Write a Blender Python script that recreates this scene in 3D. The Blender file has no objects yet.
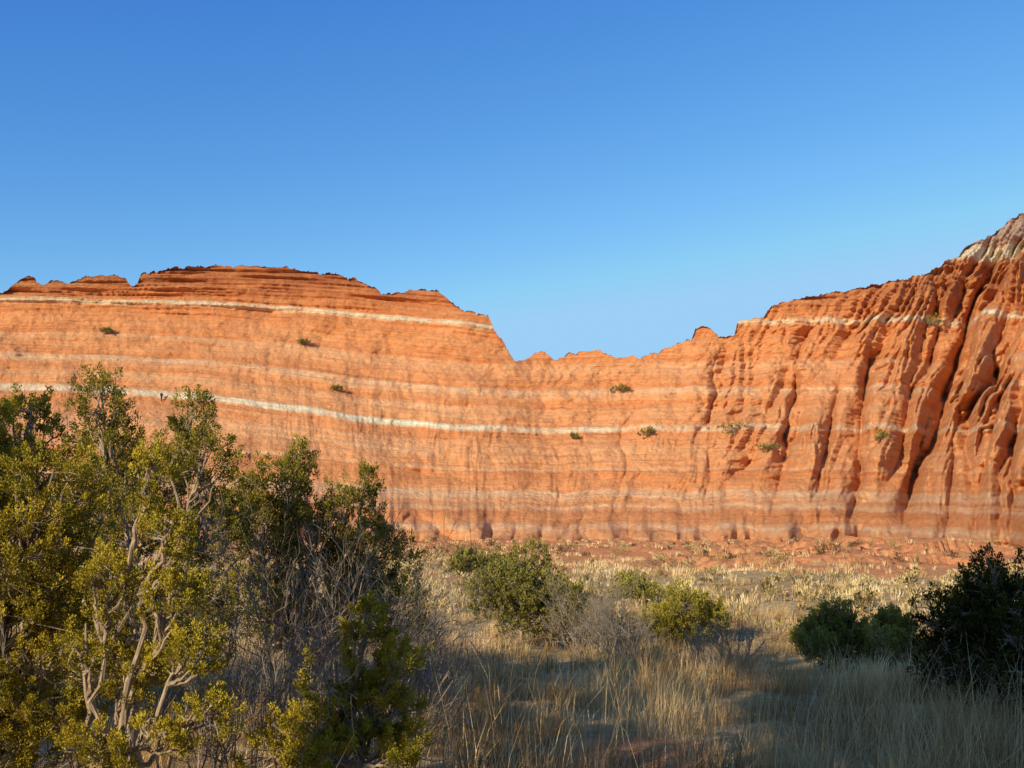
import bpy, math, numpy as np
from mathutils import Vector
rng=np.random.default_rng(7)
F=963.0; PITCH=math.atan((520-384)/F); CAMZ=1.7
cp,sp=math.cos(PITCH),math.sin(PITCH)
def ray(px,py):
    x=(px-512)/F; y=(384-py)/F
    return x, cp-y*sp, y*cp+sp
def P(px,py,D):
    x,y,z=ray(px,py); k=D/y
    return np.array([x*k,D,CAMZ+z*k])
def proj_y(D,z):
    h=(z-CAMZ)/D
    yy=(h*cp-sp)/(cp+h*sp)
    return 384-F*yy
# ---------- noise
_g=np.random.default_rng(3).uniform(0,2*np.pi,(256,256)); GX,GY=np.cos(_g),np.sin(_g)
def noise(x,y,o=0):
    x=np.asarray(x,float)+o*17.3; y=np.asarray(y,float)+o*31.7
    x,y=np.broadcast_arrays(x,y)
    xi=np.floor(x).astype(int); yi=np.floor(y).astype(int); fx=x-xi; fy=y-yi
    u=fx**3*(fx*(fx*6-15)+10); v=fy**3*(fy*(fy*6-15)+10)
    def d(a,b):
        i=(xi+a)&255; j=(yi+b)&255
        return GX[i,j]*(fx-a)+GY[i,j]*(fy-b)
    return (d(0,0)*(1-u)+d(1,0)*u)*(1-v)+(d(0,1)*(1-u)+d(1,1)*u)*v
def fbm(x,y,n=4,o=0):
    s=0;a=1
    for i in range(n):
        s=s+a*noise(x*2**i,y*2**i,o+i); a*=.5
    return s
def sstep(a,b,x):
    t=np.clip((x-a)/(b-a),0,1); return t*t*(3-2*t)
# ---------- mesh helper
def make(name,verts,faces,mats,attrs=None,smooth=False,parent=None,mi=None):
    verts=np.asarray(verts,np.float32); faces=np.asarray(faces,np.int32)
    k=faces.shape[1]
    me=bpy.data.meshes.new(name); me.vertices.add(len(verts)); me.vertices.foreach_set('co',verts.ravel())
    me.loops.add(faces.size); me.loops.foreach_set('vertex_index',faces.ravel())
    me.polygons.add(len(faces)); me.polygons.foreach_set('loop_start',np.arange(0,faces.size,k,dtype=np.int32))
    try: me.polygons.foreach_set('loop_total',np.full(len(faces),k,np.int32))
    except Exception: pass
    for m in mats: me.materials.append(m)
    if mi is not None: me.polygons.foreach_set('material_index',np.asarray(mi,np.int32))
    me.polygons.foreach_set('use_smooth',np.full(len(faces),smooth))
    for n,a in (attrs or {}).items():
        at=me.attributes.new(n,'FLOAT','POINT'); at.data.foreach_set('value',np.asarray(a,np.float32).ravel())
    me.update(calc_edges=True); me.validate()
    ob=bpy.data.objects.new(name,me); bpy.context.scene.collection.objects.link(ob)
    if parent: ob.parent=parent
    return ob
# ---------- materials
class M:
    def __init__(s,name):
        s.m=bpy.data.materials.new(name); s.m.use_nodes=True; s.t=s.m.node_tree; s.n=s.t.nodes; s.n.clear()
        s.out=s.n.new('ShaderNodeOutputMaterial')
    def add(s,t,**k):
        n=s.n.new(t)
        for a,b in k.items(): setattr(n,a,b)
        return n
    def link(s,a,b): s.t.links.new(a,b)
    def attr(s,n): return s.add('ShaderNodeAttribute',attribute_name=n).outputs['Fac']
    def pos(s): return s.add('ShaderNodeNewGeometry').outputs['Position']
    def noise(s,vec,scale,detail=5,rough=.55,xyz=None):
        if xyz:
            mp=s.add('ShaderNodeMapping'); mp.inputs['Scale'].default_value=xyz; s.link(vec,mp.inputs[0]); vec=mp.outputs[0]
        n=s.add('ShaderNodeTexNoise'); n.inputs['Scale'].default_value=scale; n.inputs['Detail'].default_value=detail
        n.inputs['Roughness'].default_value=rough; s.link(vec,n.inputs['Vector']); return n.outputs[0]
    def ramp(s,fac,stops):
        r=s.add('ShaderNodeValToRGB'); e=r.color_ramp.elements
        while len(e)<len(stops): e.new(1.0)
        for i,(p,c) in enumerate(stops): e[i].position=p
        for i,(p,c) in enumerate(stops): e[i].position=p; e[i].color=(*c,1) if len(c)==3 else c
        s.link(fac,r.inputs[0]); return r.outputs[0]
    def math(s,op,a,b=None,c=None,clamp=False):
        n=s.add('ShaderNodeMath',operation=op,use_clamp=clamp)
        for i,v in enumerate((a,b,c)):
            if v is None: continue
            if isinstance(v,(int,float)): n.inputs[i].default_value=v
            else: s.link(v,n.inputs[i])
        return n.outputs[0]
    def mix(s,f,a,b,bt='MIX'):
        n=s.add('ShaderNodeMix',data_type='RGBA',blend_type=bt)
        for i,v in ((0,f),(6,a),(7,b)):
            if isinstance(v,(int,float)): n.inputs[i].default_value=v
            elif isinstance(v,tuple): n.inputs[i].default_value=(*v,1)
            else: s.link(v,n.inputs[i])
        return n.outputs[2]
    def bsdf(s,col,rough=.9,bump=None,bd=.1,bs=1,transl=0):
        b=s.add('ShaderNodeBsdfPrincipled'); b.inputs['Roughness'].default_value=rough
        b.inputs['Specular IOR Level'].default_value=.03
        if isinstance(col,tuple): b.inputs[0].default_value=(*col,1)
        else: s.link(col,b.inputs[0])
        if bump is not None:
            bn=s.add('ShaderNodeBump'); bn.inputs['Distance'].default_value=bd; bn.inputs['Strength'].default_value=bs
            s.link(bump,bn.inputs['Height']); s.link(bn.outputs[0],b.inputs['Normal'])
        o=b.outputs[0]
        if transl:
            t=s.add('ShaderNodeBsdfTranslucent')
            if isinstance(col,tuple): t.inputs[0].default_value=(*col,1)
            else: s.link(col,t.inputs[0])
            x=s.add('ShaderNodeMixShader'); x.inputs[0].default_value=transl
            s.link(o,x.inputs[1]); s.link(t.outputs[0],x.inputs[2]); o=x.outputs[0]
        s.link(o,s.out.inputs[0]); return s.m
# rock
def rock_mat():
    m=M('red_bed_rock'); p=m.pos(); st=m.attr('strata'); fade=m.attr('bandfade')
    wob=m.noise(p,.12,2); wob2=m.noise(p,1.2,3)
    s2=m.math('ADD',st,m.math('MULTIPLY',m.math('SUBTRACT',wob,.5),.014))
    s2=m.math('ADD',s2,m.math('MULTIPLY',m.math('SUBTRACT',wob2,.5),.012))
    s2=m.math('DIVIDE',s2,1.3)
    O=(.86,.355,.135);R=(.77,.280,.100);K=(.88,.45,.21);D=(.48,.160,.066);W=(.92,.78,.50);Pk=(.88,.56,.31);G=(.50,.38,.30)
    def q(v): return v/1.3
    stops=[(q(0),O),(q(.055),K),(q(.065),Pk),(q(.075),Pk),(q(.085),O),(q(.13),R),(q(.148),Pk),(q(.155),O),(q(.205),Pk),(q(.215),O),(q(.285),R),(q(.292),Pk),(q(.30),O),(q(.36),K),
      (q(.432),R),(q(.441),W),(q(.454),W),(q(.464),O),(q(.52),K),(q(.545),R),(q(.56),O),(q(.60),Pk),(q(.610),R),(q(.70),K),(q(.71),R),(q(.76),O),
      (q(.836),R),(q(.844),W),(q(.856),W),(q(.864),R),(q(.97),D),(1,R)]
    col=m.ramp(s2,stops)
    pk=m.ramp(s2,[(q(1.055),(0,0,0)),(q(1.075),(1,1,1)),(q(1.115),(1,1,1)),(q(1.13),(.0,.0,.0))])
    gk=m.ramp(s2,[(q(1.11),(0,0,0)),(q(1.14),(.75,.75,.75))])
    cb=m.add('ShaderNodeCombineXYZ'); m.link(m.math('MULTIPLY',s2,70),cb.inputs[2])
    sx=m.add('ShaderNodeSeparateXYZ'); m.link(p,sx.inputs[0])
    m.link(m.math('MULTIPLY',sx.outputs[0],.025),cb.inputs[0])
    stripes=m.noise(cb.outputs[0],1.5,5,.75)
    sr=m.ramp(stripes,[(.28,(.64,.54,.48)),(.44,(.95,.93,.92)),(.52,(1,1,1)),(.60,(1.03,1.12,1.18)),(.69,(1.05,1.34,1.6))])
    deb=m.noise(p,.35,5,.75); df=m.ramp(deb,[(.46,(0,0,0)),(.62,(1,1,1))])
    k=m.math('ADD',m.math('MULTIPLY',df,.5),fade,clamp=True)
    col=m.mix(k,col,(.85,.345,.13))
    col=m.mix(pk,col,(.84,.64,.42)); col=m.mix(gk,col,G)
    col=m.mix(.95,col,sr,'MULTIPLY')
    blot=m.noise(p,.5,6,.7); br=m.ramp(blot,[(.3,(.82,.77,.72)),(.52,(1,1,1)),(.75,(1.05,1.10,1.12))])
    col=m.mix(1,col,br,'MULTIPLY')
    b=m.math('ADD',m.noise(p,1.4,6,.75),m.math('MULTIPLY',stripes,.8))
    return m.bsdf(col,.95,b,.7,1.0)
def ground_mat():
    m=M('dry_soil'); p=m.pos(); red=m.attr('red')
    n=m.noise(p,.25,5,.65); n2=m.noise(p,3,5,.7)
    f=m.math('ADD',red,m.math('MULTIPLY',m.math('SUBTRACT',n,.5),1.5)); 
    f=m.ramp(f,[(.40,(0,0,0)),(.60,(1,1,1))])
    gr=m.ramp(n2,[(.3,(.26,.15,.06)),(.5,(.54,.35,.15)),(.7,(.74,.51,.24))])
    rd=m.ramp(n2,[(.3,(.50,.18,.07)),(.6,(.78,.31,.12)),(.8,(.84,.43,.20))])
    c=m.mix(f,gr,rd)
    return m.bsdf(c,.95,m.noise(p,4,5,.75),.15,1.)
def var_mat(name,stops,transl=.25,rough=.8):
    m=M(name); c=m.ramp(m.attr('tone'),stops); return m.bsdf(c,rough,transl=transl)
ROCK=rock_mat(); SOIL=ground_mat()
GRASSN=var_mat('dry_grass_blades_near_shaded',[(0,(.14,.075,.026)),(.4,(.42,.245,.095)),(.8,(.76,.50,.22)),(1,(.88,.64,.32))],.10)  # near blades coloured darker and browner to paint in the foreground shadow
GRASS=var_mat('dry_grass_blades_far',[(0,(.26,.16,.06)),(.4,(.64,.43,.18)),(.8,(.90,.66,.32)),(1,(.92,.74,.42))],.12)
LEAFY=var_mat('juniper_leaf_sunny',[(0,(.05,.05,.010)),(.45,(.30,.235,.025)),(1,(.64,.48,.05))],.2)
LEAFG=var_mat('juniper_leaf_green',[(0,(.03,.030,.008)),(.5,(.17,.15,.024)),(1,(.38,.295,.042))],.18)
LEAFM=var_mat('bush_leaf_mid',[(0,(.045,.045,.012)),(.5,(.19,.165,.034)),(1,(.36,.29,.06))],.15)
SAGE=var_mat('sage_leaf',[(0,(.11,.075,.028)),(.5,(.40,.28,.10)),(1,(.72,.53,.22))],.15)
def bark(name,a,b):
    m=M(name); p=m.pos(); n=m.noise(p,30,4,.7,xyz=(1,1,.25))
    return m.bsdf(m.ramp(n,[(.3,a),(.7,b)]),.9,n,.01,.8)
BARK=bark('juniper_bark',(.2,.135,.08),(.54,.40,.26)); DEAD=bark('dead_twig_bark',(.15,.11,.075),(.42,.33,.24))
# ---------- ground
def gz(x,y):
    x=np.asarray(x,float); y=np.asarray(y,float); d=np.hypot(x,y)
    z=-1.5*sstep(2,28,y)
    z=z+.05*fbm(x/1.1,y/1.1,3,5)*sstep(0,5,d)+.35*fbm(x/9,y/9,3,2)*sstep(8,35,d)
    w=np.exp(-((x-27)/13)**2-((y-72)/11)**2)
    # low cut banks: terraces that break down toward the viewer
    bank=sstep(.0,.06,fbm(x/11,y/7,5,9))+.6*sstep(.18,.22,fbm(x/8,y/6,5,14))
    z=z+w*(1.25*bank+.35*fbm(x/1.6,y/2,3,10))
    w2=np.exp(-((x-28)/20)**2-((y-96)/10)**2)
    z=z+w2*(1.0*bank+.4*fbm(x/2.4,y/2.2,3,10))
    w3=sstep(98,122,y)*sstep(160,135,y)*sstep(-60,-15,x)
    z=z+w3*(.5*fbm(x/8,y/6,4,29)+.4*fbm(x/2.2,y/2.2,3,12)+.3)
    return z
def redmask(x,y): return np.clip(np.exp(-((x-27)/13)**2-((y-70)/11)**2)+np.exp(-((x-24)/22)**2-((y-96)/14)**2),0,1)
r=np.concatenate([np.linspace(.3,4,12)[:-1],np.geomspace(4,160,520)[:-1],np.geomspace(160,4000,30)])
a1=np.radians(np.linspace(50,130,640,endpoint=False)); a2=np.radians(np.linspace(130,410,160,endpoint=False)); a=np.concatenate([a1,a2]); na=len(a)
R_,A_=np.meshgrid(r,a,indexing='ij'); X=R_*np.cos(A_); Y=R_*np.sin(A_); Z=gz(X,Y)
red=.34+.65*sstep(50,110,Y)+.7*redmask(X,Y)-.2*sstep(30,0,Y)+.6*sstep(300,900,R_)
red=red+.7*np.exp(-((X-1.0)/.9)**2-((Y-8.2)/1.3)**2)
V=np.stack([X,Y,Z],-1).reshape(-1,3); V=np.vstack([V,[0,0,gz(0,0)]])
i=np.arange(len(r)-1)[:,None]*na; j=np.arange(na)[None,:]; j2=(j+1)%na
Q=np.stack([i+j,i+na+j,i+na+j2,i+j2],-1).reshape(-1,4)
c=len(V)-1
cap=np.array([[c,k,(k+1)%na] for k in range(na)])
T=np.vstack([Q[:,[0,1,2]],Q[:,[0,2,3]],cap])
make('ground',V,T,[SOIL],{'red':np.append(red.ravel(),.2)},smooth=True)
# ---------- canyon wall
sky=np.array([(-1100,330),(-700,320),(-300,300),(-100,288),(-30,296),(0,292),(12,280),(20,276),(27,278),(35,285),(50,280),(62,284),(75,277),(95,275),(112,276),(120,279),(126,288),(131,286),(135,274),(150,271),(175,268),(210,266),(250,267),(290,271),(330,275),(352,280),(370,288),(385,295),(400,293),(420,290),(435,292),(445,300),(460,310),(475,314),(488,317),(494,331),(505,345),(515,363),(525,361),(535,353),(545,352),(556,361),(570,354),(585,351),(600,351),(612,357),(640,357),(660,351),(680,343),(692,341),(697,330),(705,326),(713,330),(720,337),(735,337),(740,322),(765,318),(775,306),(800,299),(830,293),(865,289),(880,285),(900,281),(930,276),(950,266),(975,250),(1000,238),(1024,221),(1060,206),(1150,190),(1300,230),(1700,250),(2200,300)],float)
px=np.concatenate([np.arange(-1000,-70,9),np.arange(-70,1094,.8),np.arange(1094,2000,9)]).astype(float)
ys=np.interp(px,sky[:,0],sky[:,1])+2.4*fbm(px/9,px*0,4,4)+1.3*np.round(2.2*noise(px/7,px*0,14))*np.where(px<500,1,.8)
ux=np.arange(-1100,2100,1.0); uy=np.interp(ux,sky[:,0],sky[:,1])
from numpy.lib.stride_tricks import sliding_window_view as swv
um=swv(np.pad(uy,25,mode='edge'),51).min(1); kk=np.exp(-(np.arange(-60,61)/24.)**2); kk/=kk.sum()
us=np.convolve(np.pad(um,60,mode='edge'),kk,'valid')-3
ysm=np.minimum(np.interp(px,ux,us),ys-1)
Db=np.interp(px,[-1000,-300,0,300,500,700,850,950,1024,1150,1400,2000],[110,122,130,140,146,140,128,114,103,98,95,90])+4*fbm(px/70,px*0,2,71)
Dt=np.interp(px,[-1000,-300,0,300,450,520,640,740,900,1024,1150,2000],[165,175,182,190,188,184,180,178,175,187,190,190])
b1=np.interp(px,[-1000,0,100,200,300,400,490,740,850,950,1024,2000],[300,300,302,304,310,319,330,323,321,319,318,318])
b2=np.interp(px,[-1000,0,100,200,300,350,450,550,650,800,1000,2000],[380,385,388,395,408,417,427,430,428,427,425,425])
xr,yr,zr=ray(px,ysm); ztop=CAMZ+zr/yr*Dt
_,yr2,zr2=ray(px,ys); rat=zr2/yr2
tanx=(px-512)/F/cp
bx=tanx*Db; zb=gz(bx,Db)-.6
nt=380; t=np.linspace(0,1,nt)[:,None]
g=1-(1-t)**1.7
D0=Db+(Dt-Db)*g
z=zb+(ztop-zb)*t
zs=CAMZ+rat*D0; over=z>zs
first=np.argmax(over,0); zcap=zs[first,np.arange(len(px))]
zc=np.where(over,zcap[None],z)
pyn=proj_y(D0,z)
pb=proj_y(Db,zb)
lower=.45*(pb-pyn)/(pb-b2); upper=.45+.40*(b2-pyn)/(b2-b1)
strat=np.where(pyn>b2,lower,upper)
s=px*.158
# --- rill erosion: rain is routed down a rough slope row by row, beds cut V valleys
dx=.13; s0=-30.; ncol=2150; sg=s0+np.arange(ncol)*dx; tg=np.linspace(1,0,nt)[:,None]
r5=np.random.default_rng(5)
h=1.7*fbm(sg/17+.6*noise(sg/6,tg*2,81),tg*2.0,2,51)+1.3*fbm(sg/4.6+.4*noise(sg/3,tg*5,82),tg*5,4,52)+.40*fbm(sg/.8,tg*14,3,53)+.06*r5.normal(0,1,(nt,ncol))
def erode(h,k,p_,slope,its):
    jj=np.arange(ncol)
    for it in range(its):
        fl=np.ones(ncol); acc=np.empty_like(h)
        for r_ in range(nt):
            acc[r_]=fl
            if r_<nt-1:
                n_=h[r_+1]; l_=np.roll(n_,1); l_[0]=9; q_=np.roll(n_,-1); q_[-1]=9
                st=np.where((l_<n_)&(l_<=q_),-1,np.where(q_<n_,1,0))
                fl=np.bincount(jj+st,weights=fl,minlength=ncol)[:ncol]+1
        bed=h-k*(acc**p_)*(1 if it==its-1 else .5)
        m_=slope*dx
        f_=np.minimum.accumulate(bed-m_*jj,1)+m_*jj
        b_=(np.minimum.accumulate((bed+m_*jj)[:,::-1],1)[:,::-1])-m_*jj
        e_=np.minimum(f_,b_)
        e_=.76*e_+.12*np.roll(e_,1,1)+.12*np.roll(e_,-1,1)
        e_[1:-1]=.5*e_[1:-1]+.25*(e_[:-2]+e_[2:])
        h=e_
    return h,acc
E,acc=erode(h,.10,.37,2.3,3)
E=E[::-1]
E=E-np.array([np.percentile(E[r_],60) for r_ in range(nt)])[:,None]
E=np.clip(E,-7,2.5)
sl=np.interp(px,[0,300,450,600,750,900,1050],[4,5,2,-7,-14,-20,-25])
S=s+sl*(t-.15)+2.4*fbm(s/12+0*t,t*3+0*s,3,7)
ci=np.clip((S-s0)/dx,0,ncol-2); c0=ci.astype(int); fr=ci-c0; ri=np.arange(nt)[:,None]
Es=E[ri,c0]*(1-fr)+E[ri,c0+1]*fr
A=np.interp(px,[-700,-100,200,330,430,520,620,700,800,900,1050,1400],[.5,.04,.04,.06,.09,.14,.28,.48,.88,1.3,1.7,1.6])
gm=np.clip(.85+1.7*noise(s/17,t*1.6,91)+1.2*noise(s/6,t*3,92),.15,2.0)
apron=np.interp(px,[400,800,950,1024],[.10,.22,.5,.7])[None]*1.; apron=apron+(1-apron)*sstep(.04,.34+.1*noise(s/8,s*0,95),t)
env=np.clip((1-t)*6,0.15,1)**.8*(1.+.25*(1-t))*gm*apron
disp=A*Es*env
# fine shallow rills over the lower slope, strongest in the centre
rl=np.abs(noise(S/1.7+.3*noise(s/4,t*6,97),t*5,96))+.5*np.abs(noise(S/.75,t*9,98))
disp=disp+np.interp(px,[200,420,700,1000],[.25,.5,.7,.6])*rl*sstep(.02,.12,t)*sstep(.75,.35,t)*(.5+1.2*np.clip(.5+noise(s/11,t*3,99),0,1))
for pbx,ptx,dep,w,t0,t1 in [(846,880,7,6,0.02,.75),(884,1014,14,11,0,.9),(928,1000,7,6,0,.55),(965,1040,8,7,0,.65),(1002,1024,7,6,0,.35),(765,815,5,6,.25,.82),(700,722,1.8,3,.1,.85),(800,866,3.4,4,.06,.6),(610,640,1.2,3,.1,.7),(905,950,4,5,.4,.92)]:
    c_=pbx+(ptx-pbx)*t+12*noise(t*5,t*0+pbx*.37,3)+5*noise(t*14,t*0+pbx*.7,5)
    disp=disp-dep*np.exp(-np.abs((px-c_)/(w*(.8+.5*(1-t))))**1.1)*sstep(t0-.05,t0+.12,t)*sstep(t1+.05,t1-.15,t)
for bxp,by,amp,wx,wt in [(985,.55,8,20,.28),(1075,.3,9,60,.45),(796,.68,4.5,10,.08),(700,.72,2,14,.15),(460,.75,2.5,40,.25),(870,.5,4,14,.2),(1030,.75,7,16,.12),(920,.42,5,12,.12),(760,.4,3,12,.12),(650,.5,2,14,.15)]:
    disp=disp+amp*np.exp(-((px-bxp)/wx)**2-((t-by)/wt)**2)
led=noise(strat*34,px*.006,21)*.9+noise(strat*90,px*.012,22)*.5+noise(strat*200,px*.02,23)*.3
lamp=np.interp(px,[0,500,700,1000],[1.6,1.2,1.0,.9])*(.45+1.3*sstep(.75,.95,strat))
disp=disp+led*lamp
disp=disp+.6*np.exp(-((strat-.85)/.016)**2)+.25*np.exp(-((strat-.448)/.02)**2)
rgh=np.interp(px,[0,450,700,1000],[.26,.34,.6,.8])
disp=disp+rgh*fbm(s/1.5+0*t,z/1.2,4,31)*np.clip((1-t)*7,0.25,1)+rgh*.9*(np.abs(fbm(s/3.2+.1*z,z/4.,3,36))-.3)*np.clip((1-t)*7,0.1,1)
disp=disp+1.8*fbm(s/9+0*t,z/7,2,33)*np.clip((1-t)*4,0,1)
Dd=D0-disp
foot=sstep(.22,0,t)**1.5*12.0
Dd=Dd-foot*(.5+np.abs(fbm(s/9,t*3,4,6))*1.1)
Xw=tanx*Dd; Zw=zc+0*Dd
rows=[Xw];rowsY=[Dd];rowsZ=[Zw];rs=[strat]
for bk,dz in [(1.2,.05),(4,.5),(9,2.5),(16,9),(30,24),(50,45),(70,75)]:
    dd=Dd[-1]+bk
    zz=np.maximum(zcap-dz-.3*np.abs(noise(s/3,s*0+bk,5))*min(bk,6),-4.)
    rows.append((tanx*dd)[None]);rowsY.append(dd[None]);rowsZ.append(zz[None]);rs.append((strat[-1]-dz/60)[None])
XX=np.vstack(rows);YY=np.vstack(rowsY);ZZ=np.vstack(rowsZ);SS=np.vstack(rs)
XX=np.vstack([(tanx*(Dd[0]-1.0))[None],XX]);YY=np.vstack([(Dd[0]-1.0)[None],YY]);ZZ=np.vstack([(zb-2)[None],ZZ]);SS=np.vstack([SS[:1],SS])
nr,nc=XX.shape
fd=np.interp(px,[0,150,250,450,520,700,1000],[.2,.1,.0,.05,.25,.4,.5])+.3*fbm(px/40,px*0,3,61)
FD=np.where(np.abs(SS-.45)<.12,fd[None],np.where(SS<.34,.12,np.interp(px,[0,300,500,740,1024],[.15,.1,.05,.15,.25])[None]+.25*fbm(px/30,px*0,3,63)[None]))
FD=np.clip(FD+sstep(.11,.03,SS)*.3,0,1)
i=np.arange(nr-1)[:,None]*nc; j=np.arange(nc-1)[None,:]
Q=np.stack([i+j,i+j+1,i+nc+j+1,i+nc+j],-1).reshape(-1,4)
make('canyon_cliff',np.stack([XX,YY,ZZ],-1).reshape(-1,3),Q,[ROCK],{'strata':SS,'bandfade':FD},smooth=True)
def on_wall(qx,qy):
    col=int(np.argmin(np.abs(px-qx))); pr=proj_y(YY[1:nt,col],ZZ[1:nt,col]); k=int(np.argmin(np.abs(pr-qy)))
    return np.array([XX[1+k,col],YY[1+k,col],ZZ[1+k,col]])
# ---------- vegetation tools
def unit(v): return v/np.maximum(np.linalg.norm(v,axis=-1,keepdims=True),1e-9)
class Tubes:
    def __init__(s): s.v=[];s.f=[];s.n=0
    def add(s,pts,rad,k=5):
        pts=np.asarray(pts,float); n=len(pts); tg=unit(np.gradient(pts,axis=0))
        up=np.array([.31,.17,.93]); 
        a=unit(np.cross(tg,up)); b=np.cross(tg,a)
        an=np.arange(k)*2*np.pi/k
        ring=pts[:,None]+np.asarray(rad)[:,None,None]*(np.cos(an)[None,:,None]*a[:,None]+np.sin(an)[None,:,None]*b[:,None])
        s.v.append(ring.reshape(-1,3))
        i=np.arange(n-1)[:,None]*k+s.n; j=np.arange(k)[None]; j2=(j+1)%k
        q=np.stack([i+j,i+j2,i+k+j2,i+k+j],-1).reshape(-1,4)
        s.f.append(q[:,[0,1,2]]);s.f.append(q[:,[0,2,3]]); s.n+=n*k
def curve(a,b,n,wob,sag=0):
    t=np.linspace(0,1,n)[:,None]; L=np.linalg.norm(b-a)
    w=rng.normal(0,1,(n,3))*wob*L; w=(w+np.roll(w,1,0))/1.5; w*=np.sin(t*np.pi)
    p=a+(b-a)*t+w; p[:,2]+=sag*L*np.sin(t[:,0]*np.pi); return p
def leaves(C,Dn,tone,m,plume,L,W,spread=.7,fat=.42):
    n=len(C); tt=rng.uniform(0,1,(n,m,1)); d=Dn[:,None,:]
    side=unit(rng.normal(0,1,(n,m,3)))
    base=C[:,None]+d*tt*plume[:,None,None]+side*(rng.uniform(0,1,(n,m,1))**.7)*plume[:,None,None]*fat*(1.15-tt*.75)
    ld=unit(d*.9+side*spread+np.array([0,0,.35]))
    l=L*rng.uniform(.6,1.3,(n,m,1)); w=W*rng.uniform(.6,1.3,(n,m,1))
    sd=unit(np.cross(ld,rng.normal(0,1,(n,m,3))))
    v=np.stack([base,base+ld*l*.5+sd*w,base+ld*l,base+ld*l*.5-sd*w],2).reshape(-1,3)
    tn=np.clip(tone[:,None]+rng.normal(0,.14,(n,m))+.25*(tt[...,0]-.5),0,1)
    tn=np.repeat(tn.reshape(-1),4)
    k=np.arange(n*m)[:,None]*4
    f=np.vstack([k+np.array([[0,1,2]]),k+np.array([[0,2,3]])])
    return v,f,tn
def juniper(name,base,lobes,nclump,m,L,W,plume,leafmat,trunk_r=.05,twig_r=.004,barkmat=None,tone0=.5,dens_gap=.15,fork=None,upb=.8,fat=.42):
    base=np.array(base,float); tb=Tubes(); Cs=[];Ds=[];Ts=[]
    vol=np.array([r[0]*r[1]+r[0]*r[2]*1.5 for _,r in lobes]); vol=vol/vol.sum()
    fk=np.array(fork) if fork is not None else base+np.array([0,0,.25*max(c[2]-base[2] for c,_ in lobes)])
    tb.add(curve(base-np.array([0,0,.1]),fk,6,.05),np.linspace(trunk_r*1.25,trunk_r*.85,6),8)
    for (c,rr),vv in zip(lobes,vol):
        c=np.array(c,float); rr=np.array(rr,float)
        top=c+np.array([0,0,rr[2]*.55])
        limb=curve(fk,top,12,.035,-.04 if c[2]>fk[2] else .06)
        tb.add(limb,np.linspace(trunk_r*.62,twig_r*1.6,12),6)
        n=max(6,int(nclump*vv)); d=unit(rng.normal(0,1,(n,3))); rad=rng.uniform(.25,1,(n,1))**.55
        lump=1+.5*fbm(d[:,0]*1.7+c[0]*3,d[:,2]*1.7+d[:,1]+c[2]*3,2,13)[:,None]
        pc=c+d*rad*rr*lump
        keep=fbm(pc[:,0]*1.6/max(rr.mean(),.1)*.5,pc[:,2]*1.6/max(rr.mean(),.1)*.5+pc[:,1],2,17)>-dens_gap*1.5
        keep&=pc[:,2]>gz(pc[:,0],pc[:,1])+.03
        pc=pc[keep]; d=d[keep]
        ns=max(3,len(pc)//7); sec_t=rng.choice(len(pc),min(ns,len(pc)),replace=False) if len(pc) else []
        secs=[]
        for q in sec_t:
            tgt=pc[q]*.85+c*.15; li=int(np.clip(np.argmin(np.linalg.norm(limb-tgt,axis=1))-rng.integers(1,4),1,10))
            cv=curve(limb[li],tgt,7,.06,-.05); tb.add(cv,np.linspace(twig_r*3,twig_r*1.2,7),5); secs.append(cv[2:])
        if secs:
            sp_=np.vstack(secs)
            for p_ in pc:
                k=np.argmin(np.linalg.norm(sp_-p_,axis=1)); tb.add(curve(sp_[k],p_,3,.08),[twig_r*1.1,twig_r*.8,twig_r*.5],3)
        Cs.append(pc); dd=unit(d*.55+np.array([0,0,upb])+rng.normal(0,.25,d.shape)); Ds.append(dd)
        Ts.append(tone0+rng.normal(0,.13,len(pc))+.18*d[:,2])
    C=np.vstack(Cs);Dn=np.vstack(Ds);T_=np.concatenate(Ts)
    pl=plume*rng.uniform(.6,1.35,len(C))
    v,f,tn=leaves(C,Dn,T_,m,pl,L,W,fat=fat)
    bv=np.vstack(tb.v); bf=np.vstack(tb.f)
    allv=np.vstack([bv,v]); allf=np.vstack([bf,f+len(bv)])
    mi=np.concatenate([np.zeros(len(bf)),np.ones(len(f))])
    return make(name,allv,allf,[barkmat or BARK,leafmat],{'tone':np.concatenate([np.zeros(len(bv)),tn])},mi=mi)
def bare_shrub(name,base,H,spread,nst,mat,r0=.012,lean=(0,0),levels=3,kids=5):
    tb=Tubes(); base=np.array(base,float)
    def grow(a,d,L,r,lv):
        n=6 if lv>0 else 4; e=a+d*L; pts=curve(a,e,n,.05); tb.add(pts,np.linspace(r,r*.45,n),4 if lv>0 else 3)
        if lv==0: return
        for _ in range(kids+rng.integers(-1,2)):
            k=rng.uniform(.25,1); q=pts[min(n-1,int(k*n))]
            nd=unit(d+rng.normal(0,.48,3)+np.array([0,0,.12])); grow(q,nd,L*rng.uniform(.35,.62),r*.5,lv-1)
    for _ in range(nst):
        an=rng.uniform(0,2*np.pi); sp2=rng.uniform(.1,1)*spread
        d=unit(np.array([math.cos(an)*sp2+lean[0],math.sin(an)*sp2+lean[1],1.]))
        grow(base+np.array([math.cos(an),math.sin(an),0])*.12*rng.uniform(0,1)-np.array([0,0,.05]),d,H*rng.uniform(.5,.8),r0*rng.uniform(.6,1),levels)
    return make(name,np.vstack(tb.v),np.vstack(tb.f),[mat])
def G(x,y): return np.array([x,y,float(gz(x,y))])
def lob(px_,py_,D,r): return (P(px_,py_,D),(r[0],r[1],r[2]))
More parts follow.
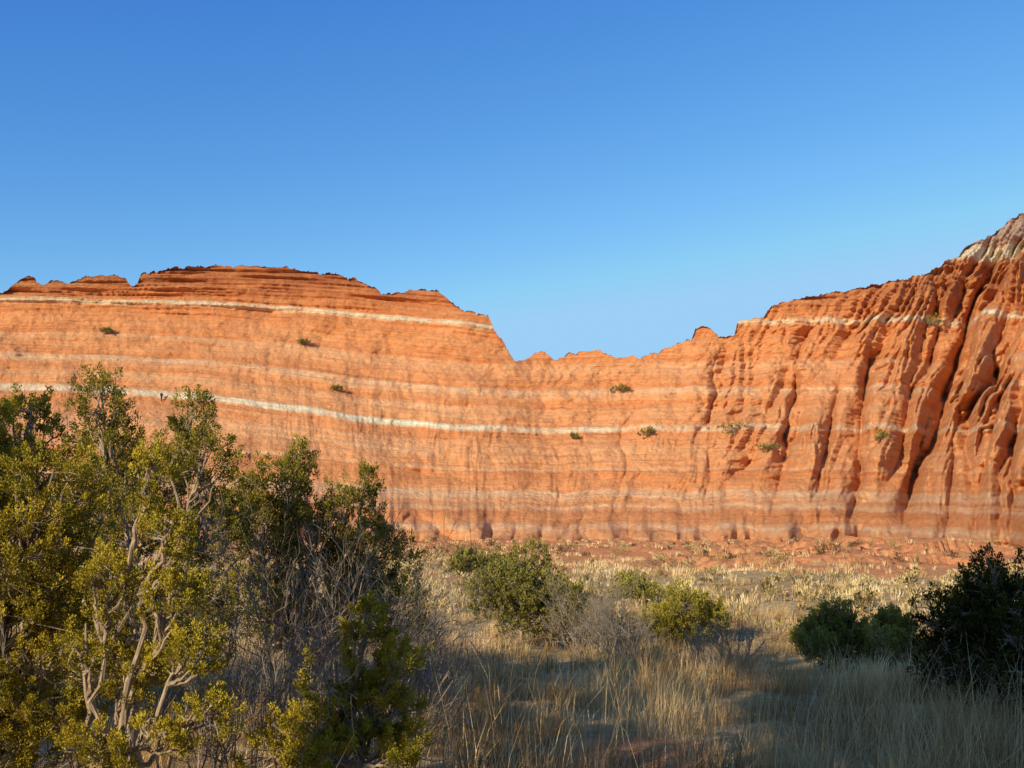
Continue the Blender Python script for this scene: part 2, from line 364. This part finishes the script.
def near(name,D,bpx,lobes,n,mat,**k):
    b=P(bpx,768,D); b=G(b[0],D)
    return juniper(name,b,[lob(a,b_,D+dy,r) for a,b_,dy,r in lobes],n,k.pop('m',110),k.pop('L',.013),k.pop('W',.0038),k.pop('plume',.07),mat,fat=.55,**k)
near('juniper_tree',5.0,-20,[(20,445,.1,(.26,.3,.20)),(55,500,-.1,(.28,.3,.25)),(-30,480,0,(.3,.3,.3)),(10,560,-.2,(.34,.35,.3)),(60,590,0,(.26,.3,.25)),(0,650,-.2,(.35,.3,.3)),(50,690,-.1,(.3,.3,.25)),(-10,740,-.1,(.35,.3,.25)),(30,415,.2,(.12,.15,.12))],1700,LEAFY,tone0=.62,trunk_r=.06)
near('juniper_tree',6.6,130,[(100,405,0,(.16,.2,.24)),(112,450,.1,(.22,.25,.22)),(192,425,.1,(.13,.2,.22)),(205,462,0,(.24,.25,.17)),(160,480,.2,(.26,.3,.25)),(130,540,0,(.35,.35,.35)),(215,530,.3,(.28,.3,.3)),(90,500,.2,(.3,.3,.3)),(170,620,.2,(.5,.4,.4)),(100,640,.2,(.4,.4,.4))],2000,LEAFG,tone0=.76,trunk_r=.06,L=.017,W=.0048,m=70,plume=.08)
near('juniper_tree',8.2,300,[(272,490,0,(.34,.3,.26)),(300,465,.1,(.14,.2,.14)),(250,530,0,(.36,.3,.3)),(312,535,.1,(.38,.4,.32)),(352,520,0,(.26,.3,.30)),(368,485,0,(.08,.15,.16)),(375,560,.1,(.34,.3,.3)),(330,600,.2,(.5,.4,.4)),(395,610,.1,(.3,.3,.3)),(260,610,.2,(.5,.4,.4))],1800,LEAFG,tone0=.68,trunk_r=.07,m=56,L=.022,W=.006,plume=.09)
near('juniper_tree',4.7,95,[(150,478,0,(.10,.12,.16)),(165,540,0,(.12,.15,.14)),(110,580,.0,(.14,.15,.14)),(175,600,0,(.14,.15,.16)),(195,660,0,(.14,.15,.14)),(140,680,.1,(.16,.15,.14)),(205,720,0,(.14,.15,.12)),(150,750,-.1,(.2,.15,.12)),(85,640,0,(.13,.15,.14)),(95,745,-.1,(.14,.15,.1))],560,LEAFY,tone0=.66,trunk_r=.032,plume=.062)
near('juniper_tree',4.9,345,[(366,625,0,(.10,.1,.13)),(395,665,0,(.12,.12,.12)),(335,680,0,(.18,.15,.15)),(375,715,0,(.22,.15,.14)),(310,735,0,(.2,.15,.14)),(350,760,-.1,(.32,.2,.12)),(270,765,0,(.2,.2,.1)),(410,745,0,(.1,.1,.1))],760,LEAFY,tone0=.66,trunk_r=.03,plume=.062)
for qx,D,H,sp_,nst,ln in [(270,5.7,1.6,.5,8,(.1,0)),(320,6.0,1.6,.7,9,(.25,0)),(215,5.4,1.4,.5,6,(.1,0)),(385,6.6,1.35,.7,8,(.3,0)),(60,5.2,1.3,.5,4,(0,0)),(350,6.9,1.7,.6,8,(.2,0)),(180,5.6,1.9,.4,5,(.0,0))]:
    b=P(qx,740,D); bare_shrub('bare_shrub',G(b[0],D),H,sp_,nst,DEAD,lean=ln,r0=.010)
# unseen trees added behind / left of the photographer to cast the foreground shade
for bx_,by_,h in [(-3.9,-4.3,9.4),(-2.0,-5.6,9.4),(.4,-6,9.2),(3.4,-6.5,9.2),(7,-6,9.0),(-8.3,3.7,6.9),(-9.2,6.3,5.7),(-10.8,8.4,5.0),(-9.8,4.6,6.3)]:
    lb=[(np.array([bx_+rng.normal(0,h*.05),by_+rng.normal(0,h*.05),h*q]),(h*.15,h*.15,h*.14)) for q in (.12,.22,.32,.42,.5,.6,.7,.8,.87)]
    juniper('juniper_tree',G(bx_,by_),lb,460,22,.24,.085,.5,LEAFG,trunk_r=.14,twig_r=.012,dens_gap=.6)
for bx_,by_,zc_,rz_,sx_ in [(-7.4,-4.4,9.0,.9,1.2),(-9.3,-3.6,9.0,.9,1.2),(-8.4,-6.2,9.0,.9,1.2),(-7.6,-3.8,7.2,1.0,.95),(-6.9,-4.0,6.9,1.0,.8)]:  # more unseen trees, crowns raised and flattened to fill gaps in the shadow
    lb=[(np.array([bx_+dx_*sx_/1.2,by_+dy_,zc_+rng.uniform(-.2,.4)]),(sx_,1.2,rz_)) for dx_,dy_ in [(0,0),(.9,.3),(-.8,.5),(.2,-.9),(-.3,.9)]]
    juniper('added_shade_tree',G(bx_,by_),lb,600,22,.22,.085,.45,LEAFG,trunk_r=.2,twig_r=.015,dens_gap=.6,fork=np.array([bx_+.1,by_,zc_-2.6]))
# mid-distance bushes
def bush(name,cx,cbase,ctop,wpx,D,mat,n=260,m=30,L=.085,W=.022,plume=.26,tone0=.5,extra=0):
    b=P(cx,cbase,D); g0=G(b[0],D); k=D/F; W_=wpx*k; H=P(cx,ctop,D)[2]-g0[2]
    lb=[]
    for q in range(7+extra):
        u=rng.uniform(-1,1); hh=rng.uniform(.25,.74)*(1-.25*abs(u))
        lb.append((g0+np.array([u*W_*.33,rng.normal(0,W_*.15),H*hh]),(W_*.21,W_*.21,H*.2)))
    lb.append((g0+np.array([0,0,H*.80]),(W_*.2,W_*.2,H*.16)))
    lb.append((g0+np.array([0,0,H*.35]),(W_*.46,W_*.38,H*.3)))
    return juniper(name,g0,lb,n,m,L,W,plume,mat,trunk_r=.05,twig_r=.008,tone0=tone0,dens_gap=.3,fat=.5)
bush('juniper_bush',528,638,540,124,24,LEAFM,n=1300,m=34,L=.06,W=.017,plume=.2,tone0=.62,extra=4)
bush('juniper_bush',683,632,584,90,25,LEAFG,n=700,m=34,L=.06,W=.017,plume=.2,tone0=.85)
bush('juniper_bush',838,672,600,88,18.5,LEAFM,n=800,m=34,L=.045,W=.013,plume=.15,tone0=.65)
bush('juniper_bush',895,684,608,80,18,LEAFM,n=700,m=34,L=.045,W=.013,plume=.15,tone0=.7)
bush('juniper_bush',1005,715,548,170,11.0,LEAFG,n=1500,m=44,L=.034,W=.009,plume=.12,tone0=.05,extra=6)  # leaf tone kept very dark: the shade it stands in is painted in
bush('juniper_bush',468,580,548,48,52,LEAFM,n=240,m=20,L=.14,W=.04,plume=.35)
bush('juniper_bush',500,579,556,40,54,LEAFM,n=200,m=20,L=.14,W=.04,plume=.35)
bush('juniper_bush',632,606,574,52,38,LEAFM,n=260,m=24,L=.1,W=.03,plume=.3,tone0=.9)
bush('sagebrush',600,638,584,100,23,SAGE,n=180,m=14,L=.07,W=.01,plume=.2,tone0=-.1)
for qx,qy,D,H,sp_ in [(605,640,22,1.9,.9),(580,640,22.5,1.6,.9),(625,642,21.5,1.5,.9),(735,668,16,1.0,1.0),(705,655,18,.8,1.0),(430,620,12,1.2,.6)]:
    b=P(qx,qy,D); bare_shrub('bare_shrub',G(b[0],D),H,sp_,12,DEAD,r0=.014)
# cliff shrubs
gz_real=gz
def gz(x,y): return np.full(np.shape(x),-50.)
for qx,qy,w,h in [(733,437,28,15),(646,439,17,14),(622,392,28,7),(302,345,12,5),(106,334,15,5),(936,327,22,14),(336,391,10,5),(572,440,8,7),(877,442,16,12),(764,452,26,8)]:
    g0=on_wall(qx,qy); k=g0[1]/F; W_=w*k;H=h*k
    lb=[(g0+np.array([u*W_*.3*rng.uniform(.5,1.2),-.5,H*rng.uniform(.3,.6)]),(W_*rng.uniform(.15,.3),W_*.25,H*rng.uniform(.25,.45))) for u in (-1,0,1)]
    juniper('cliff_shrub',g0,lb,55,18,.22,.07,.4,LEAFM,trunk_r=.06,twig_r=.03,tone0=.7)
gz=gz_real
# low shrubs across the flat : one object
n=2300
yy=rng.uniform(26,125,n); xx=rng.uniform(-.62,.62,n)*yy
k_=(fbm(xx/9,yy/9,3,40)+rng.normal(0,.25,n)>.02)&(rng.random(n)>.85*redmask(xx,yy)); xx=xx[k_];yy=yy[k_]
zz=gz(xx,yy); n=len(xx); sz=rng.uniform(.15,.75,n)
C=np.stack([xx,yy,zz],-1); Cn=np.repeat(C,5,0); szn=np.repeat(sz,5)
Cn=Cn+rng.normal(0,1,Cn.shape)*np.array([.5,.5,0])*szn[:,None]
Dn=unit(rng.normal(0,.45,Cn.shape)+np.array([0,0,1]))
v,f,tn=leaves(Cn,Dn,np.repeat(rng.uniform(-.4,1.1,n),5),18,szn,.18,.03,spread=.9)
make('low_desert_shrubs',v,f,[SAGE],{'tone':tn})
# ---------- grass
def grass(xx,yy,hh,blades,bw,tone,lean=.35):
    n=len(xx); zz=gz(xx,yy); B=np.stack([xx,yy,zz],-1)
    N=n*blades; Bn=np.repeat(B,blades,0); h=np.repeat(hh,blades)*rng.uniform(.45,1.15,N)
    off=rng.normal(0,1,(N,2))*.07*(1+h[:,None]*.8); Bn[:,:2]+=off; Bn[:,2]-=.03
    ln=off/.1*.16+rng.normal(0,lean,(N,2))*.6+np.array([.08,.0])
    tip=Bn.copy(); tip[:,:2]+=ln*h[:,None]; tip[:,2]+=h
    mid=Bn.copy(); mid[:,:2]+=ln*h[:,None]*.34; mid[:,2]+=h*.58
    an=rng.uniform(0,np.pi,N); w=np.stack([np.cos(an),np.sin(an),0*an],-1)*(bw*rng.uniform(.6,1.3,N)[:,None])
    v=np.stack([Bn-w,Bn+w,mid-w*.7,mid+w*.7,tip],1).reshape(-1,3)
    k=np.arange(N)[:,None]*5
    f=np.vstack([k+np.array([[0,1,3]]),k+np.array([[0,3,2]]),k+np.array([[2,3,4]])])
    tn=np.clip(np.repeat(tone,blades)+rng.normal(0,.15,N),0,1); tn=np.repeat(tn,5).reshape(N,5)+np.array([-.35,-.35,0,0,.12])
    return v,f,np.clip(tn,0,1).ravel()
vs=[];fs=[];ts=[];ms=[];off=0
def addg(o,mi_):
    global off
    v,f,t_=o; vs.append(v);fs.append(f+off);ts.append(t_);off+=len(v);ms.append(np.full(len(f),mi_))
def samp(n,y0,y1,sx=.66,thr=-.1,sc=2.,o=50):
    y=np.sqrt(rng.uniform(y0**2,y1**2,n)); x=rng.uniform(-sx,sx,n)*y
    k=fbm(x/sc,y/sc,3,o)+rng.normal(0,.12,n)>thr
    k&=rng.random(n)>.9*redmask(x,y); x=x[k];y=y[k]
    return x,y,np.clip(.52+1.1*fbm(x/2.2,y/2.2,3,o+3),0,1)
def notbare(x,y,tn):
    k=~((((x-1.0)/.75)**2+((y-8.2)/1.0)**2<1)&(rng.random(len(x))<.9)); return x[k],y[k],tn[k]
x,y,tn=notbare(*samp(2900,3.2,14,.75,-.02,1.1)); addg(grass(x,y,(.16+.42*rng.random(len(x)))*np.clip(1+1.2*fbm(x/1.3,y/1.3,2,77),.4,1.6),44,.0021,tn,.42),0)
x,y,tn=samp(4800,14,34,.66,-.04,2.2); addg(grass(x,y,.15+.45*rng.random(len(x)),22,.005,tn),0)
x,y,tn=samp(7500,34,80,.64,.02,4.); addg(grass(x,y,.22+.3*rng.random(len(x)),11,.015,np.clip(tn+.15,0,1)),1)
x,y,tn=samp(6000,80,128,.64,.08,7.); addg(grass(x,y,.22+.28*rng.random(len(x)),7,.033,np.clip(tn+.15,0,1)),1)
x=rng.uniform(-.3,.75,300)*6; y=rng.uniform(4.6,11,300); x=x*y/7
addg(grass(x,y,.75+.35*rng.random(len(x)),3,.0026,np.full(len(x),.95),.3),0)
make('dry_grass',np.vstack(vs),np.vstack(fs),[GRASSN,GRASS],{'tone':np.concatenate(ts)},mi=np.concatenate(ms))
# ---------- hiker on the slope
hp=on_wall(163,401)
def hiker(base):
    J=[(0,0,.95),(0,0,1.15),(0,0.02,1.38),(0,.03,1.50),(0,.02,1.63),(0,.02,1.74),
       (-.11,0,.9),(-.13,-.12,.5),(-.13,-.02,.08),(-.13,-.14,.04),
       (.11,0,.9),(.14,.1,.5),(.15,.26,.12),(.15,.16,.05),
       (-.2,.02,1.42),(-.27,.04,1.15),(-.24,-.16,.98),(.2,.02,1.42),(.28,.0,1.15),(.26,-.2,1.0)]
    E=[(0,1),(1,2),(2,3),(3,4),(4,5),(0,6),(6,7),(7,8),(8,9),(0,10),(10,11),(11,12),(12,13),(2,14),(14,15),(15,16),(2,17),(17,18),(18,19)]
    Rr=[.16,.15,.17,.065,.11,.09,.1,.075,.05,.045,.1,.075,.05,.045,.07,.055,.04,.07,.055,.04]
    me=bpy.data.meshes.new('hiker'); me.from_pydata(J,E,[]); ob=bpy.data.objects.new('hiker',me); bpy.context.scene.collection.objects.link(ob)
    mo=ob.modifiers.new('s','SKIN'); 
    for k,r_ in enumerate(Rr): me.skin_vertices[0].data[k].radius=(r_,r_*.8)
    me.skin_vertices[0].data[0].use_root=True
    ob.modifiers.new('ss','SUBSURF').levels=1; ob.modifiers['ss'].render_levels=1
    m=M('hiker_clothes'); tc=m.add('ShaderNodeTexCoord'); sx=m.add('ShaderNodeSeparateXYZ'); m.link(tc.outputs['Object'],sx.inputs[0])
    c=m.ramp(m.math('DIVIDE',sx.outputs[2],1.9),[(0,(.03,.025,.02)),(.05,(.03,.03,.045)),(.49,(.03,.03,.045)),(.5,(.05,.09,.2)),(.79,(.05,.09,.2)),(.8,(.45,.26,.18)),(.89,(.45,.26,.18)),(.9,(.05,.03,.02))])
    m.bsdf(c)
    for n_ in m.n:
        if n_.type=='VALTORGB': n_.color_ramp.interpolation='CONSTANT'
    me.materials.append(m.m)
    ob.location=Vector(base); ob.rotation_euler=(0,0,math.radians(60))
    import bmesh
    bm=bmesh.new(); bmesh.ops.create_cube(bm,size=1); bmesh.ops.scale(bm,vec=(.3,.2,.46),verts=bm.verts); bmesh.ops.bevel(bm,geom=bm.edges[:],offset=.06,segments=3,affect='EDGES')
    m2=bpy.data.meshes.new('backpack'); bm.to_mesh(m2); bp=bpy.data.objects.new('backpack',m2); bpy.context.scene.collection.objects.link(bp); bp.parent=ob; bp.location=(0,.22,1.24)
    k=M('backpack_cloth'); k.bsdf((.04,.07,.16)); m2.materials.append(k.m)
hiker(hp+np.array([0,-.3,-.1]))
# ---------- light
AZ=math.radians(38); EL=math.radians(21)
v=Vector((-math.sin(AZ)*math.cos(EL),-math.cos(AZ)*math.cos(EL),math.sin(EL)))
L=bpy.data.lights.new('sun','SUN'); L.energy=5.0; L.angle=math.radians(.5); L.color=(1,.90,.70)
so=bpy.data.objects.new('sun',L); bpy.context.scene.collection.objects.link(so); so.rotation_euler=v.to_track_quat('Z','Y').to_euler()
w=bpy.data.worlds.new('World'); bpy.context.scene.world=w; w.use_nodes=True; nt_=w.node_tree
sk=nt_.nodes.new('ShaderNodeTexSky'); sk.sky_type='NISHITA'; sk.sun_disc=False; sk.sun_rotation=math.radians(180)+AZ
sk.sun_elevation=EL
sk.air_density=1.0; sk.dust_density=.3; sk.ozone_density=2.5
sep=nt_.nodes.new('ShaderNodeSeparateColor'); nt_.links.new(sk.outputs[0],sep.inputs[0]); com=nt_.nodes.new('ShaderNodeCombineColor')
BGS=.12
def mnode(op,a,b):
    q=nt_.nodes.new('ShaderNodeMath'); q.operation=op; nt_.links.new(a,q.inputs[0]); q.inputs[1].default_value=b; return q.outputs[0]
for ch,(a_,p2,mx) in enumerate([(2.8,1.75,.34),(1.66,1.22,.62),(1.24,.62,.92)]):
    o=mnode('MULTIPLY',sep.outputs[ch],BGS); o=mnode('POWER',o,p2); o=mnode('MULTIPLY',o,a_); o=mnode('MINIMUM',o,mx); o=mnode('MULTIPLY',o,1/BGS)
    nt_.links.new(o,com.inputs[ch])
bg=nt_.nodes['Background']; nt_.links.new(com.outputs[0],bg.inputs[0]); bg.inputs[1].default_value=BGS
sc=bpy.context.scene; sc.view_settings.view_transform='Standard'; sc.view_settings.look='None'; sc.view_settings.exposure=0
cam=bpy.data.cameras.new('camera'); co=bpy.data.objects.new('camera',cam); sc.collection.objects.link(co); sc.camera=co
co.location=(0,0,CAMZ); co.rotation_euler=(math.pi/2+PITCH,0,0); cam.sensor_width=36; cam.lens=F/1024*36; cam.clip_end=9000; cam.clip_start=.05
